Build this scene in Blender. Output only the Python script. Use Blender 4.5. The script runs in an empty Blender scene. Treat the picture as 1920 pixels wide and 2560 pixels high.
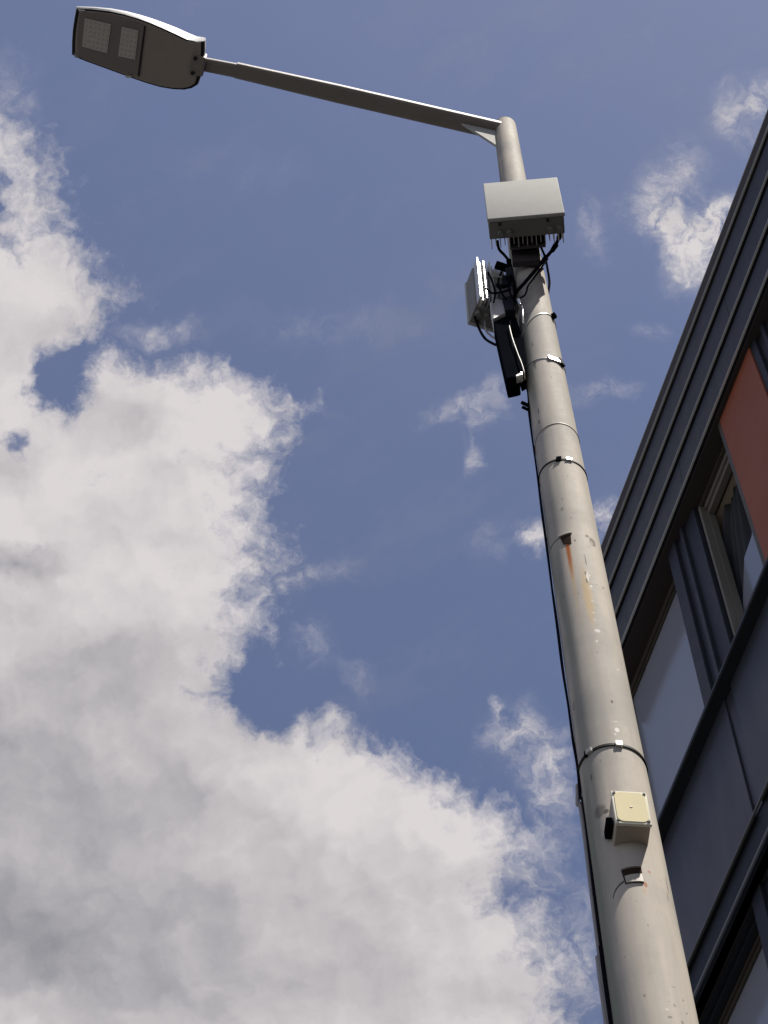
import bpy, bmesh, math, random
from mathutils import Vector, Matrix, noise as mnoise
random.seed(7)
R = math.radians
sc = bpy.context.scene
COL = sc.collection

# ------------------------------------------------------------------ camera
FPX = 5600.0                                  # focal length in photo pixels (1920 x 2560)
CAM_H = 1.6
WX = Vector((0.99992986, 0.01184384, 0.0))    # world axes in camera coordinates (right, down, forward)
WY = Vector((-0.01067116, 0.90092406, 0.43384555))
WZ = Vector((0.0051384, -0.43381511, 0.90098726))
CAM = Vector((0, 0, CAM_H))
c_right = Vector((WX.x, WY.x, WZ.x)); c_down = Vector((WX.y, WY.y, WZ.y)); c_fwd = Vector((WX.z, WY.z, WZ.z))
cam_d = bpy.data.cameras.new("camera"); cam = bpy.data.objects.new("camera", cam_d); COL.objects.link(cam)
M = Matrix.Identity(4)
for i in range(3):
    M[i][0] = c_right[i]; M[i][1] = -c_down[i]; M[i][2] = -c_fwd[i]; M[i][3] = CAM[i]
cam.matrix_world = M
cam_d.sensor_fit = 'VERTICAL'; cam_d.sensor_height = 24.0; cam_d.lens = 24.0 * FPX / 2560.0
cam_d.clip_start = 0.05; cam_d.clip_end = 5000
sc.camera = cam

# ------------------------------------------------------------------ sun, exposure
SUN_EL, SUN_PHI = R(67.5), R(42)                # PHI: from straight behind the camera towards the right
sun_dir = Vector((math.cos(SUN_EL) * math.sin(SUN_PHI), -math.cos(SUN_EL) * math.cos(SUN_PHI), math.sin(SUN_EL)))
sl = bpy.data.lights.new("sun", 'SUN'); sl.energy = 5.0; sl.angle = R(0.53); sl.color = (1.0, 0.95, 0.87)
so = bpy.data.objects.new("sun", sl); COL.objects.link(so)
so.rotation_euler = sun_dir.to_track_quat('Z', 'Y').to_euler(); so.location = (0, 0, 30)
vs = sc.view_settings
vs.view_transform = 'Standard'; vs.look = 'None'; vs.gamma = 1.0; vs.exposure = 0.75; vs.use_curve_mapping = False

# ------------------------------------------------------------------ world: sky with clouds, laid out by sky direction
world = bpy.data.worlds.new("World"); sc.world = world; world.use_nodes = True
nt = world.node_tree; N = nt.nodes; L = nt.links; N.clear()

def inp(node, i, v):
    if v is None: return
    s = node.inputs[i]
    if hasattr(v, 'is_linked') or isinstance(v, bpy.types.NodeSocket): node.id_data.links.new(v, s)
    else: s.default_value = v
def math_n(tree, op, a, b=None, c=None, clamp=False):
    n = tree.nodes.new('ShaderNodeMath'); n.operation = op; n.use_clamp = clamp
    inp(n, 0, a); inp(n, 1, b); inp(n, 2, c); return n.outputs[0]
def vmath(tree, op, a, b=None):
    n = tree.nodes.new('ShaderNodeVectorMath'); n.operation = op
    inp(n, 0, a); inp(n, 1, b)
    return n.outputs['Value'] if op in ('DOT_PRODUCT', 'LENGTH') else n.outputs[0]
def smooth(tree, x, a, b, lo=0.0, hi=1.0):
    n = tree.nodes.new('ShaderNodeMapRange'); n.interpolation_type = 'SMOOTHSTEP'
    inp(n, 0, x); n.inputs[1].default_value = a; n.inputs[2].default_value = b
    n.inputs[3].default_value = lo; n.inputs[4].default_value = hi; return n.outputs[0]
def noise_t(tree, vec, scale, detail=6, rough=0.5, dist=0.0, lac=2.0):
    n = tree.nodes.new('ShaderNodeTexNoise'); inp(n, 'Vector', vec)
    n.inputs['Scale'].default_value = scale; n.inputs['Detail'].default_value = detail
    n.inputs['Roughness'].default_value = rough; n.inputs['Distortion'].default_value = dist
    n.inputs['Lacunarity'].default_value = lac
    return n
def mixc(tree, fac, a, b, mode='MIX'):
    n = tree.nodes.new('ShaderNodeMix'); n.data_type = 'RGBA'; n.blend_type = mode
    inp(n, 0, fac); inp(n, 6, a); inp(n, 7, b); return n.outputs[2]

def W(op, *a, **k): return math_n(nt, op, *a, **k)
tc = N.new('ShaderNodeTexCoord'); dirv = tc.outputs['Generated']
# gnomonic sky chart about one fixed direction of the sky; units: hundreds of chart steps
KS = FPX / 1.1573 / 100.0
df = vmath(nt, 'DOT_PRODUCT', dirv, tuple(c_fwd))
dfc = W('MAXIMUM', df, 0.05)
cx = W('MULTIPLY_ADD', W('DIVIDE', vmath(nt, 'DOT_PRODUCT', dirv, tuple(c_right)), dfc), KS, 8.296)
cy = W('MULTIPLY_ADD', W('DIVIDE', vmath(nt, 'DOT_PRODUCT', dirv, tuple(c_down)), dfc), KS, 11.06)
cmb = N.new('ShaderNodeCombineXYZ'); L.new(cx, cmb.inputs[0]); L.new(cy, cmb.inputs[1]); chart = cmb.outputs[0]
# domain warp for ragged edges
wn = noise_t(nt, chart, 0.55, 6, 0.58)
warp = vmath(nt, 'SCALE', vmath(nt, 'SUBTRACT', wn.outputs['Color'], (0.5, 0.5, 0.5)), None)
warp.node.inputs['Scale'].default_value = 1.5
wn2 = noise_t(nt, chart, 2.6, 5, 0.6)
warp2 = vmath(nt, 'SCALE', vmath(nt, 'SUBTRACT', wn2.outputs['Color'], (0.5, 0.5, 0.5)), None)
warp2.node.inputs['Scale'].default_value = 0.42
cw = vmath(nt, 'ADD', vmath(nt, 'ADD', chart, warp), warp2)
sep = N.new('ShaderNodeSeparateXYZ'); L.new(cw, sep.inputs[0]); wx, wy = sep.outputs[0], sep.outputs[1]
edge = [(-2, -2.0), (1.2, -1.6), (2.2, -0.3), (2.9, 0.6), (3.5, 1.05), (4.2, 1.35), (4.8, 1.0), (5.2, 1.6), (5.8, 2.2), (6.6, 2.85),
        (7.0, 2.3), (7.5, 2.1), (7.85, 3.2), (8.05, 5.2), (8.3, 6.3), (8.7, 6.8), (9.1, 6.6), (9.5, 6.0), (10.0, 5.7), (11.0, 5.75),
        (11.9, 6.0), (12.3, 6.1), (12.9, 5.55), (13.5, 5.6), (13.9, 6.05), (14.2, 5.7), (14.5, 5.0), (15.2, 4.9), (15.45, 6.2),
        (15.8, 7.4), (16.2, 8.6), (16.6, 9.5), (17.0, 10.0), (17.5, 10.8), (17.9, 11.7), (18.3, 11.8), (19.0, 11.3), (19.8, 11.7),
        (20.6, 12.1), (22.0, 12.6), (24, 13.0), (26, 11.0)]
pts = [((y + 2) / 28.0, (x + 2) / 16.0) for y, x in edge]
def curve_copy():
    g = N.new('ShaderNodeFloatCurve'); k = g.mapping.curves[0]
    while len(k.points) < len(pts): k.points.new(0.5, 0.5)
    for p, (a, b) in zip(k.points, pts): p.location = (a, b); p.handle_type = 'AUTO'
    g.mapping.update(); return g
sd = None                                          # > 0 inside the big cloud; averaged over a few rows so that its rim is soft all round
for oy in (-0.6, -0.3, 0.0, 0.3, 0.6):
    g = curve_copy(); inp(g, 'Value', W('DIVIDE', W('ADD', wy, 2.0 + oy), 28.0))
    v = W('SUBTRACT', W('MULTIPLY_ADD', g.outputs[0], 16.0, -2.0), wx)
    v = W('MULTIPLY', W('MAXIMUM', W('MINIMUM', v, 1.7), -1.5), 0.2)
    sd = v if sd is None else W('ADD', sd, v)

def blob(src, x, y, rx, ry, amp, ang=0.0):
    v = vmath(nt, 'SUBTRACT', src, (x, y, 0))
    if ang:
        r = N.new('ShaderNodeVectorRotate'); r.rotation_type = 'Z_AXIS'; inp(r, 'Vector', v); r.inputs['Angle'].default_value = ang; v = r.outputs[0]
    v = vmath(nt, 'MULTIPLY', v, (1 / rx, 1 / ry, 0))
    return smooth(nt, vmath(nt, 'LENGTH', v), 0.0, 1.6, amp, 0.0)
def total(src, lst):
    acc = None
    for b in lst:
        v = blob(src, *b); acc = v if acc is None else W('ADD', acc, v)
    return acc
holes = total(cw, [(1.25, 8.3, 0.75, 0.85, 3.0), (2.6, 7.6, 1.3, 0.35, 1.0), (-0.2, 4.3, 0.5, 1.0, 1.6), (0.25, 9.6, 0.35, 0.3, 2.0), (5.5, 15.1, 0.7, 0.8, 2.4, 0.5), (0.2, 5.4, 0.45, 0.35, 1.2),
                   (0.2, 12.1, 0.8, 0.25, 0.8), (0.9, 11.7, 0.7, 0.25, 0.7), (3.9, 10.0, 0.6, 0.2, 0.5), (9.6, 15.7, 0.5, 0.5, 0.8), (10.9, 19.4, 0.5, 0.4, 0.9), (1.8, 10.2, 0.8, 0.3, 0.5)])
sdh = W('SUBTRACT', sd, holes)
fine = noise_t(nt, cw, 1.9, 8, 0.62).outputs[0]
big = smooth(nt, W('ADD', sdh, W('MULTIPLY', W('SUBTRACT', fine, 0.5), 3.0)), -0.55, 1.25)
wisps = total(cw, [(14.95, 5.3, 0.85, 0.6, 0.95), (15.5, 4.75, 0.5, 0.5, 1.0), (14.1, 4.6, 0.55, 0.6, 0.85, 0.6), (14.8, 3.7, 0.6, 0.8, 0.5), (15.0, 6.0, 0.8, 0.5, 0.4),
                   (12.9, 4.9, 0.4, 0.7, 0.32), (14.0, 3.8, 0.5, 0.4, 0.22), (16.0, 2.6, 0.55, 0.9, 0.5, 0.4), (16.5, 2.2, 0.4, 0.6, 0.5), (14.1, 7.2, 0.5, 0.25, 0.30),
                   (13.0, 8.55, 0.75, 0.3, 0.50), (9.9, 8.75, 0.9, 0.3, 0.38, 0.3), (10.5, 9.0, 0.5, 0.5, 0.33), (10.9, 8.35, 0.35, 0.3, 0.35), (10.35, 9.9, 0.18, 0.4, 0.45),
                   (11.55, 11.65, 0.45, 0.35, 0.75), (13.2, 11.1, 0.4, 0.45, 0.8), (10.6, 11.7, 0.5, 0.5, 0.25), (6.6, 12.35, 1.0, 0.3, 0.5, 0.4), (6.9, 13.9, 0.6, 0.6, 0.30),
                   (7.7, 14.8, 0.4, 0.6, 0.30), (11.0, 15.7, 0.8, 0.6, 0.5, 0.5), (11.6, 16.4, 0.7, 0.8, 0.5), (10.75, 15.15, 0.2, 0.2, 0.5), (12.1, 17.4, 0.5, 1.2, 0.5),
                   (3.4, 7.35, 0.9, 0.35, 0.45), (0.2, 2.2, 0.7, 1.2, 0.35), (7.0, 7.0, 2.6, 0.6, 0.16), (5.5, 3.6, 2.0, 0.6, 0.10), (12.4, 20.5, 0.7, 1.6, 0.5), (11.2, 18.6, 0.8, 0.8, 0.5)])
fine2 = noise_t(nt, cw, 1.5, 8, 0.66, 0.6).outputs[0]
wm = smooth(nt, W('MULTIPLY', wisps, W('MULTIPLY_ADD', fine2, 4.2, -1.15)), 0.0, 1.25)
# clouds of the rest of the sky (seen in reflections and from other positions)
gn = noise_t(nt, vmath(nt, 'MULTIPLY', dirv, (1, 1, 1.8)), 2.3, 8, 0.55, 0.3).outputs[0]
gen = smooth(nt, gn, 0.50, 0.65)
r2 = vmath(nt, 'LENGTH', vmath(nt, 'MULTIPLY', vmath(nt, 'SUBTRACT', chart, (8.3, 11.0, 0)), (1 / 14.0, 1 / 17.0, 0)))
inside = W('MULTIPLY', smooth(nt, r2, 0.85, 1.25, 1.0, 0.0), smooth(nt, df, 0.3, 0.5))
mask_in = W('MAXIMUM', big, wm)
mk = N.new('ShaderNodeMix'); inp(mk, 0, inside); inp(mk, 2, gen); inp(mk, 3, mask_in); mask = mk.outputs[0]
# cloud brightness: sunlit tops, grey thick underside low on the left
grey = total(cw, [(1.0, 17.2, 4.4, 3.8, 0.62), (3.0, 20.8, 5.5, 1.8, 0.55), (0.5, 12.1, 1.0, 0.35, 0.3), (8.0, 19.0, 3.0, 1.0, 0.22), (2.4, 14.3, 1.8, 0.9, 0.12),
                  (9.5, 21.6, 4.0, 0.8, 0.25), (2.6, 9.2, 1.4, 0.5, 0.22), (0.7, 12.0, 1.0, 0.45, 0.3), (3.9, 10.1, 0.8, 0.3, 0.18), (1.0, 7.0, 1.6, 0.5, 0.25), (0.6, 10.0, 0.8, 0.6, 0.2)])
puff = noise_t(nt, cw, 0.55, 5, 0.5).outputs[0]
puff2 = noise_t(nt, chart, 2.2, 6, 0.6).outputs[0]
def relief(scale, det, off):     # billows: brighter on the side turned to the sun
    a = noise_t(nt, cw, scale, det, 0.5).outputs[0]
    b = noise_t(nt, vmath(nt, 'ADD', cw, off), scale, det, 0.5).outputs[0]
    return W('SUBTRACT', a, b)
bil = W('ADD', W('MULTIPLY', relief(0.42, 4, (0.45, -0.75, 0)), 0.85), W('MULTIPLY', relief(1.1, 4, (0.16, -0.28, 0)), 0.22))
br = W('SUBTRACT', W('ADD', bil, W('ADD', W('MULTIPLY_ADD', W('SUBTRACT', puff, 0.5), 0.60, 0.93), W('MULTIPLY', W('SUBTRACT', puff2, 0.5), 0.07))), grey, clamp=True)
CLOUD_HI = (0.425, 0.400, 0.402, 1); CLOUD_LO = (0.170, 0.170, 0.188, 1)
ccol = mixc(nt, br, CLOUD_LO, CLOUD_HI)
sky = N.new('ShaderNodeTexSky'); sky.sky_type = 'NISHITA'; sky.sun_disc = False
sky.sun_elevation = SUN_EL; sky.sun_rotation = math.atan2(sun_dir.x, sun_dir.y)
sky.altitude = 200; sky.air_density = 1.0; sky.dust_density = 1.2; sky.ozone_density = 1.5
SKY_STRENGTH = 0.06
hs = N.new('ShaderNodeHueSaturation'); L.new(sky.outputs[0], hs.inputs['Color']); hs.inputs['Saturation'].default_value = 0.84; hs.inputs['Value'].default_value = 1.0
sk = mixc(nt, 1.0, hs.outputs[0], (0.86, 0.87, 1.02, 1), 'MULTIPLY')
hz_n = noise_t(nt, chart, 0.10, 4, 0.5).outputs[0]       # thin high veil
st_v = N.new('ShaderNodeVectorRotate'); st_v.rotation_type = 'Z_AXIS'; inp(st_v, 'Vector', cw); st_v.inputs['Angle'].default_value = 0.5
hz_s = noise_t(nt, vmath(nt, 'MULTIPLY', st_v.outputs[0], (0.16, 0.55, 1)), 1.0, 6, 0.58).outputs[0]
veil = W('ADD', W('MULTIPLY', smooth(nt, hz_n, 0.35, 0.75), 0.08), W('MULTIPLY', smooth(nt, hz_s, 0.48, 0.78), 0.16))
sk = mixc(nt, veil, sk, (3.0, 3.0, 3.2, 1))
cs = vmath(nt, 'SCALE', ccol); cs.node.inputs['Scale'].default_value = 1.0 / SKY_STRENGTH
fin = mixc(nt, mask, sk, cs)
bg = N.new('ShaderNodeBackground'); L.new(fin, bg.inputs[0]); bg.inputs[1].default_value = SKY_STRENGTH
wo = N.new('ShaderNodeOutputWorld'); L.new(bg.outputs[0], wo.inputs[0])

# ------------------------------------------------------------------ helpers: real positions from sight lines
def ray(px, py):
    d = Vector((px - 960, py - 1280, FPX)).normalized()
    return Vector((d.dot(WX), d.dot(WY), d.dot(WZ)))
def at_z(px, py, z):  r = ray(px, py); return CAM + r * ((z - CAM_H) / r.z)
def at_y(px, py, y):  r = ray(px, py); return CAM + r * (y / r.y)

def mat(name, col, rough=0.6, metal=0.0, var=0.12, vscale=6.0, bump=0.0, bscale=60.0, spec=0.25, rvar=0.1, stretch=(1, 1, 1)):
    m = bpy.data.materials.new(name); m.use_nodes = True; t = m.node_tree; b = t.nodes['Principled BSDF']
    tcn = t.nodes.new('ShaderNodeTexCoord'); v = vmath(t, 'MULTIPLY', tcn.outputs['Object'], stretch)
    n = noise_t(t, v, vscale, 6, 0.6)
    f = math_n(t, 'MULTIPLY_ADD', n.outputs[0], 2 * var, 1 - var)
    c = vmath(t, 'SCALE', tuple(col)); inp(c.node, 'Scale', f)
    t.links.new(c, b.inputs['Base Color'])
    n2 = noise_t(t, v, vscale * 3.1, 4, 0.6)
    t.links.new(math_n(t, 'MULTIPLY_ADD', n2.outputs[0], 2 * rvar, rough - rvar, clamp=True), b.inputs['Roughness'])
    b.inputs['Metallic'].default_value = metal; b.inputs['Specular IOR Level'].default_value = spec
    if bump:
        bn = noise_t(t, v, bscale, 4, 0.6); bp = t.nodes.new('ShaderNodeBump'); bp.inputs['Strength'].default_value = bump; bp.inputs['Distance'].default_value = 0.003
        t.links.new(bn.outputs[0], bp.inputs['Height']); t.links.new(bp.outputs[0], b.inputs['Normal'])
    return m

def link(name, bm, m, parent=None, bevel=0.0, smooth_angle=None, segs=2):
    bmesh.ops.recalc_face_normals(bm, faces=bm.faces)
    if bevel > 0:
        es = [e for e in bm.edges if len(e.link_faces) == 2 and e.calc_face_angle(0) > 0.5]
        bmesh.ops.bevel(bm, geom=es, offset=bevel, segments=segs, profile=0.6, affect='EDGES', clamp_overlap=True)
    if smooth_angle is not None:
        for f in bm.faces: f.smooth = True
        for e in bm.edges: e.smooth = not (len(e.link_faces) == 2 and e.calc_face_angle(0) > smooth_angle)
    me = bpy.data.meshes.new(name); bm.to_mesh(me); bm.free()
    me.materials.append(m)
    o = bpy.data.objects.new(name, me); COL.objects.link(o)
    if parent is not None:
        o.parent = parent; o.matrix_parent_inverse = Matrix.Translation(parent.location).inverted() if parent.type == 'EMPTY' else Matrix.Identity(4)
    return o
def tag(o, label=None, cat=None, group=None, kind=None):
    if label: o['label'] = label
    if cat: o['category'] = cat
    if group: o['group'] = group
    if kind: o['kind'] = kind
    return o
def thing(name, loc, label, cat, group=None):
    o = bpy.data.objects.new(name, None); COL.objects.link(o); o.location = loc; o.empty_display_size = 0.2
    return tag(o, label, cat, group)

def hexa(bm, P):           # 8 points: bottom 4 (ccw) then top 4
    v = [bm.verts.new(p) for p in P]
    for f in ((0, 3, 2, 1), (4, 5, 6, 7), (0, 1, 5, 4), (1, 2, 6, 5), (2, 3, 7, 6), (3, 0, 4, 7)):
        bm.faces.new([v[i] for i in f])
class Frame:               # local frame: origin, x axis, y axis, z axis
    def __init__(s, o, x, y, z): s.o, s.x, s.y, s.z = Vector(o), Vector(x).normalized(), Vector(y).normalized(), Vector(z).normalized()
    def p(s, a, b, c): return s.o + s.x * a + s.y * b + s.z * c
    def box(s, bm, x0, x1, y0, y1, z0, z1):
        hexa(bm, [s.p(x0, y0, z0), s.p(x1, y0, z0), s.p(x1, y1, z0), s.p(x0, y1, z0), s.p(x0, y0, z1), s.p(x1, y0, z1), s.p(x1, y1, z1), s.p(x0, y1, z1)])
def cylinder(bm, a, b, ra, rb=None, n=24, caps=True):
    rb = ra if rb is None else rb; a, b = Vector(a), Vector(b); d = (b - a).normalized()
    x = d.orthogonal().normalized(); y = d.cross(x)
    A = [bm.verts.new(a + (x * math.cos(t) + y * math.sin(t)) * ra) for t in [2 * math.pi * i / n for i in range(n)]]
    B = [bm.verts.new(b + (x * math.cos(t) + y * math.sin(t)) * rb) for t in [2 * math.pi * i / n for i in range(n)]]
    for i in range(n): bm.faces.new((A[i], A[(i + 1) % n], B[(i + 1) % n], B[i]))
    if caps: bm.faces.new(A[::-1]); bm.faces.new(B)
def spline(pts, sub=6):
    P = [Vector(p) for p in pts]; out = []
    for i in range(len(P) - 1):
        p0 = P[max(i - 1, 0)]; p1 = P[i]; p2 = P[i + 1]; p3 = P[min(i + 2, len(P) - 1)]
        for k in range(sub):
            t = k / sub
            out.append(0.5 * ((2 * p1) + (p2 - p0) * t + (2 * p0 - 5 * p1 + 4 * p2 - p3) * t * t + (3 * p1 - p0 - 3 * p2 + p3) * t ** 3))
    out.append(P[-1]); return out
def tube(bm, pts, r, n=10, sub=6):
    P = spline(pts, sub); up = Vector((0.3, -0.9, 0.2)); prev = None
    for i, p in enumerate(P):
        d = (P[min(i + 1, len(P) - 1)] - P[max(i - 1, 0)]).normalized()
        x = (up - d * up.dot(d)).normalized(); y = d.cross(x)
        rr = r(i / (len(P) - 1)) if callable(r) else r
        ring = [bm.verts.new(p + (x * math.cos(2 * math.pi * k / n) + y * math.sin(2 * math.pi * k / n)) * rr) for k in range(n)]
        if prev:
            for k in range(n): bm.faces.new((prev[k], prev[(k + 1) % n], ring[(k + 1) % n], ring[k]))
        else: bm.faces.new(ring[::-1])
        prev = ring
    bm.faces.new(prev)

# ------------------------------------------------------------------ ground
m_asph = mat('asphalt', (0.055, 0.055, 0.057), 0.9, var=0.25, vscale=3.0, bump=0.5, bscale=200)
bm = bmesh.new(); bmesh.ops.create_grid(bm, x_segments=8, y_segments=8, size=400)
tag(link('ground', bm, m_asph), 'grey asphalt ground around the foot of the lamp post', 'ground', kind='structure')
m_pav = mat('paving', (0.16, 0.155, 0.15), 0.85, var=0.2, vscale=5.0, bump=0.4)

# ------------------------------------------------------------------ building (facade frame: U along it, Wd depth into it, V height above the eye)
H = Vector((-0.2763558, 0.9610554, 0)); NN = Vector((0.9610554, 0.2763558, 0)); S = 3.1
FB = Frame(CAM + NN * S, H, NN, (0, 0, 1))
m_dark = mat('anthracite_cladding', (0.026, 0.029, 0.036), 0.5, var=0.22, vscale=2.2, rvar=0.08, spec=0.15, stretch=(2, 2, 0.5))
m_mid = mat('slate_metal', (0.033, 0.037, 0.048), 0.5, var=0.15, vscale=1.5, spec=0.15)
m_spand = mat('spandrel_panel_grey', (0.041, 0.043, 0.052), 0.36, var=0.16, vscale=1.4, bump=0.12, bscale=400, stretch=(1.6, 1.6, 0.35))
m_trim = mat('bare_trim', (0.55, 0.55, 0.53), 0.5, var=0.15, vscale=4.0)
m_trimd = mat('dull_trim', (0.16, 0.16, 0.155), 0.55, var=0.15)
m_brown = mat('brown_soffit', (0.050, 0.040, 0.038), 0.7, var=0.2)
m_brownf = mat('brown_frame', (0.075, 0.062, 0.050), 0.5, var=0.25, vscale=5)
m_red = mat('red_panel', (0.29, 0.076, 0.030), 0.55, var=0.12, vscale=1.3, bump=0.2, bscale=300)
m_beige = mat('beige_reveal', (0.20, 0.18, 0.145), 0.6, var=0.15)
m_room = mat('room_plaster', (0.60, 0.49, 0.37), 0.8, var=0.2)
m_curt = mat('dark_curtain', (0.05, 0.05, 0.055), 0.8, var=0.35, vscale=8, stretch=(1, 1, 0.2))
def glass_mat(name, col, refl_ior=1.55, rough=0.04):
    m = bpy.data.materials.new(name); m.use_nodes = True; t = m.node_tree; b = t.nodes['Principled BSDF']
    tcn = t.nodes.new('ShaderNodeTexCoord'); n = noise_t(t, tcn.outputs['Object'], 0.8, 3, 0.5)
    c = vmath(t, 'SCALE', tuple(col)); inp(c.node, 'Scale', math_n(t, 'MULTIPLY_ADD', n.outputs[0], 0.4, 0.8)); t.links.new(c, b.inputs['Base Color'])
    b.inputs['Roughness'].default_value = rough; b.inputs['IOR'].default_value = refl_ior
    bn = noise_t(t, tcn.outputs['Object'], 1.7, 2, 0.5); bp = t.nodes.new('ShaderNodeBump'); bp.inputs['Strength'].default_value = 0.05; bp.inputs['Distance'].default_value = 0.02
    t.links.new(bn.outputs[0], bp.inputs['Height']); t.links.new(bp.outputs[0], b.inputs['Normal'])
    return m
m_glass = glass_mat('pale_window_glass', (0.29, 0.30, 0.335), 1.5, 0.12)
m_sash_refl = glass_mat('sash_sky_reflection', (0.27, 0.29, 0.34), 1.7, 0.12)  # pale base colour stands in for the sky's reflection

bld = thing('office_building', FB.p(S * 1.5, 3, -CAM_H), 'dark grey panelled office building with red panels and ribbed roof edge behind the lamp post', 'building')
U_END, U_START = 2.0 * S, -2.4 * S
def bpart(name, m, boxes, parent=bld, bevel=0.0):
    b = bmesh.new()
    for q in boxes: FB.box(b, *q)
    return link(name, b, m, parent, bevel=bevel)
ROOF = 4.125 * S; FASC = 3.69 * S; ST = 1.077 * S
# boxes are U0, U1, depth0, depth1, V0, V1  (depth 0 = fascia face, positive = further in)
bpart('wall', m_dark, [(U_START, U_END - 0.02, 0.80, 0.95, -CAM_H, ROOF - 0.05), (U_END - 0.15, U_END - 0.02, 0.20, 0.799, -CAM_H, ROOF - 0.05), (U_END - 0.15, U_END - 0.02, 0.951, 12, -CAM_H, ROOF - 0.05),
                       (U_START, U_START + 0.2, 0.951, 12, -CAM_H, ROOF - 0.05), (U_START + .21, U_END - 0.151, 11.8, 12, -CAM_H, ROOF - 0.05)])
bpart('roof', m_brown, [(U_START, U_END - 0.02, 0.05, 12, ROOF - 0.048, ROOF - 0.02)])
lines = [4.066, 3.941, 3.815, 3.69]
bpart('roof_edge_flashing', m_brown, [(U_START, U_END, 0.0, 0.10, 4.080 * S, ROOF)], bevel=0.004)
bpart('roof_edge_lip', m_trim, [(U_START, U_END + .001, -0.004, 0.09, ROOF, ROOF + 0.006)])
tops = [4.066, 3.941, 3.815]
def board(va, vb, U_START, U_END):        # one cladding board: flat face that leans out to a folded drip edge
    b = bmesh.new(); prof = [(0.055, vb * S), (0.010, vb * S), (-0.004, va * S + 0.050), (-0.006, va * S + 0.034), (0.055, va * S + 0.034)]
    for i in range(len(prof) - 0):
        j = (i + 1) % len(prof)
        v = [b.verts.new(FB.p(u, prof[k][0], prof[k][1])) for u, k in ((U_START, i), (U_END, i), (U_END, j), (U_START, j))]
        b.faces.new(v)
    for u in (U_START, U_END): b.faces.new([b.verts.new(FB.p(u, *q)) for q in prof])
    bmesh.ops.remove_doubles(b, verts=b.verts, dist=1e-5)
    return link('cladding_board', b, m_dark, bld)
for i_, (va, vb) in enumerate(zip(lines[1:], tops)):
    cuts = [U_START] + [U_START + 1.3 + 0.9 * i_ + 3.0 * k for k in range(4)] + [U_END]
    for a_, b_ in zip(cuts, cuts[1:]):
        if b_ > a_ + 0.1: board(va, vb - 0.006, a_ + 0.002, b_ - 0.002)
for va in lines:
    b = bmesh.new()
    prof = [(-0.006, va * S + 0.026), (-0.009, va * S + 0.024), (-0.009, va * S + 0.017), (0.002, va * S + 0.016), (0.002, va * S + 0.026)]
    for i in range(len(prof)):
        j = (i + 1) % len(prof)
        b.faces.new([b.verts.new(FB.p(u, prof[k][0], prof[k][1])) for u, k in ((U_START, i), (U_END, i), (U_END, j), (U_START, j))])
    for u in (U_START, U_END): b.faces.new([b.verts.new(FB.p(u, *q)) for q in prof])
    bmesh.ops.remove_doubles(b, verts=b.verts, dist=1e-5)
    link('drip_rail', b, m_trim, bld)

def storey(dv, top_storey):
    f = lambda v: (v * S) - dv
    head = f(3.69)
    # soffit behind the fascia / ledge, spandrel, band, trims
    bpart('soffit', m_brown, [(U_START, U_END - 0.16, 0.022, 0.79, head + 0.004, head + 0.03)])
    bpart('window_sill', m_dark, [(U_START, U_END, -0.004, 0.29, f(3.080) - 0.028, f(3.080))], bevel=0.002)
    bpart('sill_lip', m_trim if False else m_mid, [(U_START, U_END, -0.008, -0.002, f(3.080) - 0.020, f(3.080) + 0.006)])
    # spandrel panels with open joints
    joints = [1.5665 - 0.415 * k for k in range(-2, 9)]
    edges_ = sorted([U_START / S] + [j - 0.014 for j in joints if j < 1.98] + [j + 0.014 for j in joints if j < 1.98] + [U_END / S])
    for a, b_ in zip(edges_[::2], edges_[1::2]):
        if b_ - a < 0.02: continue
        bpart('spandrel_panel', m_spand, [(a * S, b_ * S, 0.055, 0.0655, f(2.735), f(3.080) - 0.030)], bevel=0.003)
    bpart('panel_joint', m_spand, [(U_START, U_END - 0.16, 0.066, 0.29, f(2.735) + 0.01, f(3.08) - 0.033)])
    bpart('spandrel_backing', m_dark, [(U_START, U_END - 0.16, 0.10, 0.29, f(2.60), f(2.735) + 0.005)])
    bpart('spandrel_lip', m_trimd, [(U_START, U_END, 0.044, 0.054, f(2.735) - 0.006, f(2.735) + 0.004)])
    bpart('ledge_band', m_dark, [(U_START, U_END, 0.072, 0.099, f(2.613) - 0.01, f(2.735) + 0.009)], bevel=0.002)
    bpart('ledge_trim', m_trimd, [(U_START, U_END, -0.004, 0.070, f(2.613) + 0.004, f(2.613) + 0.026)], bevel=0.006)
    bpart('ledge_trim', m_mid, [(U_START, U_END, 0.0, 0.020, f(2.613) - 0.010, f(2.613) + 0.001)])
    return f
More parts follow.
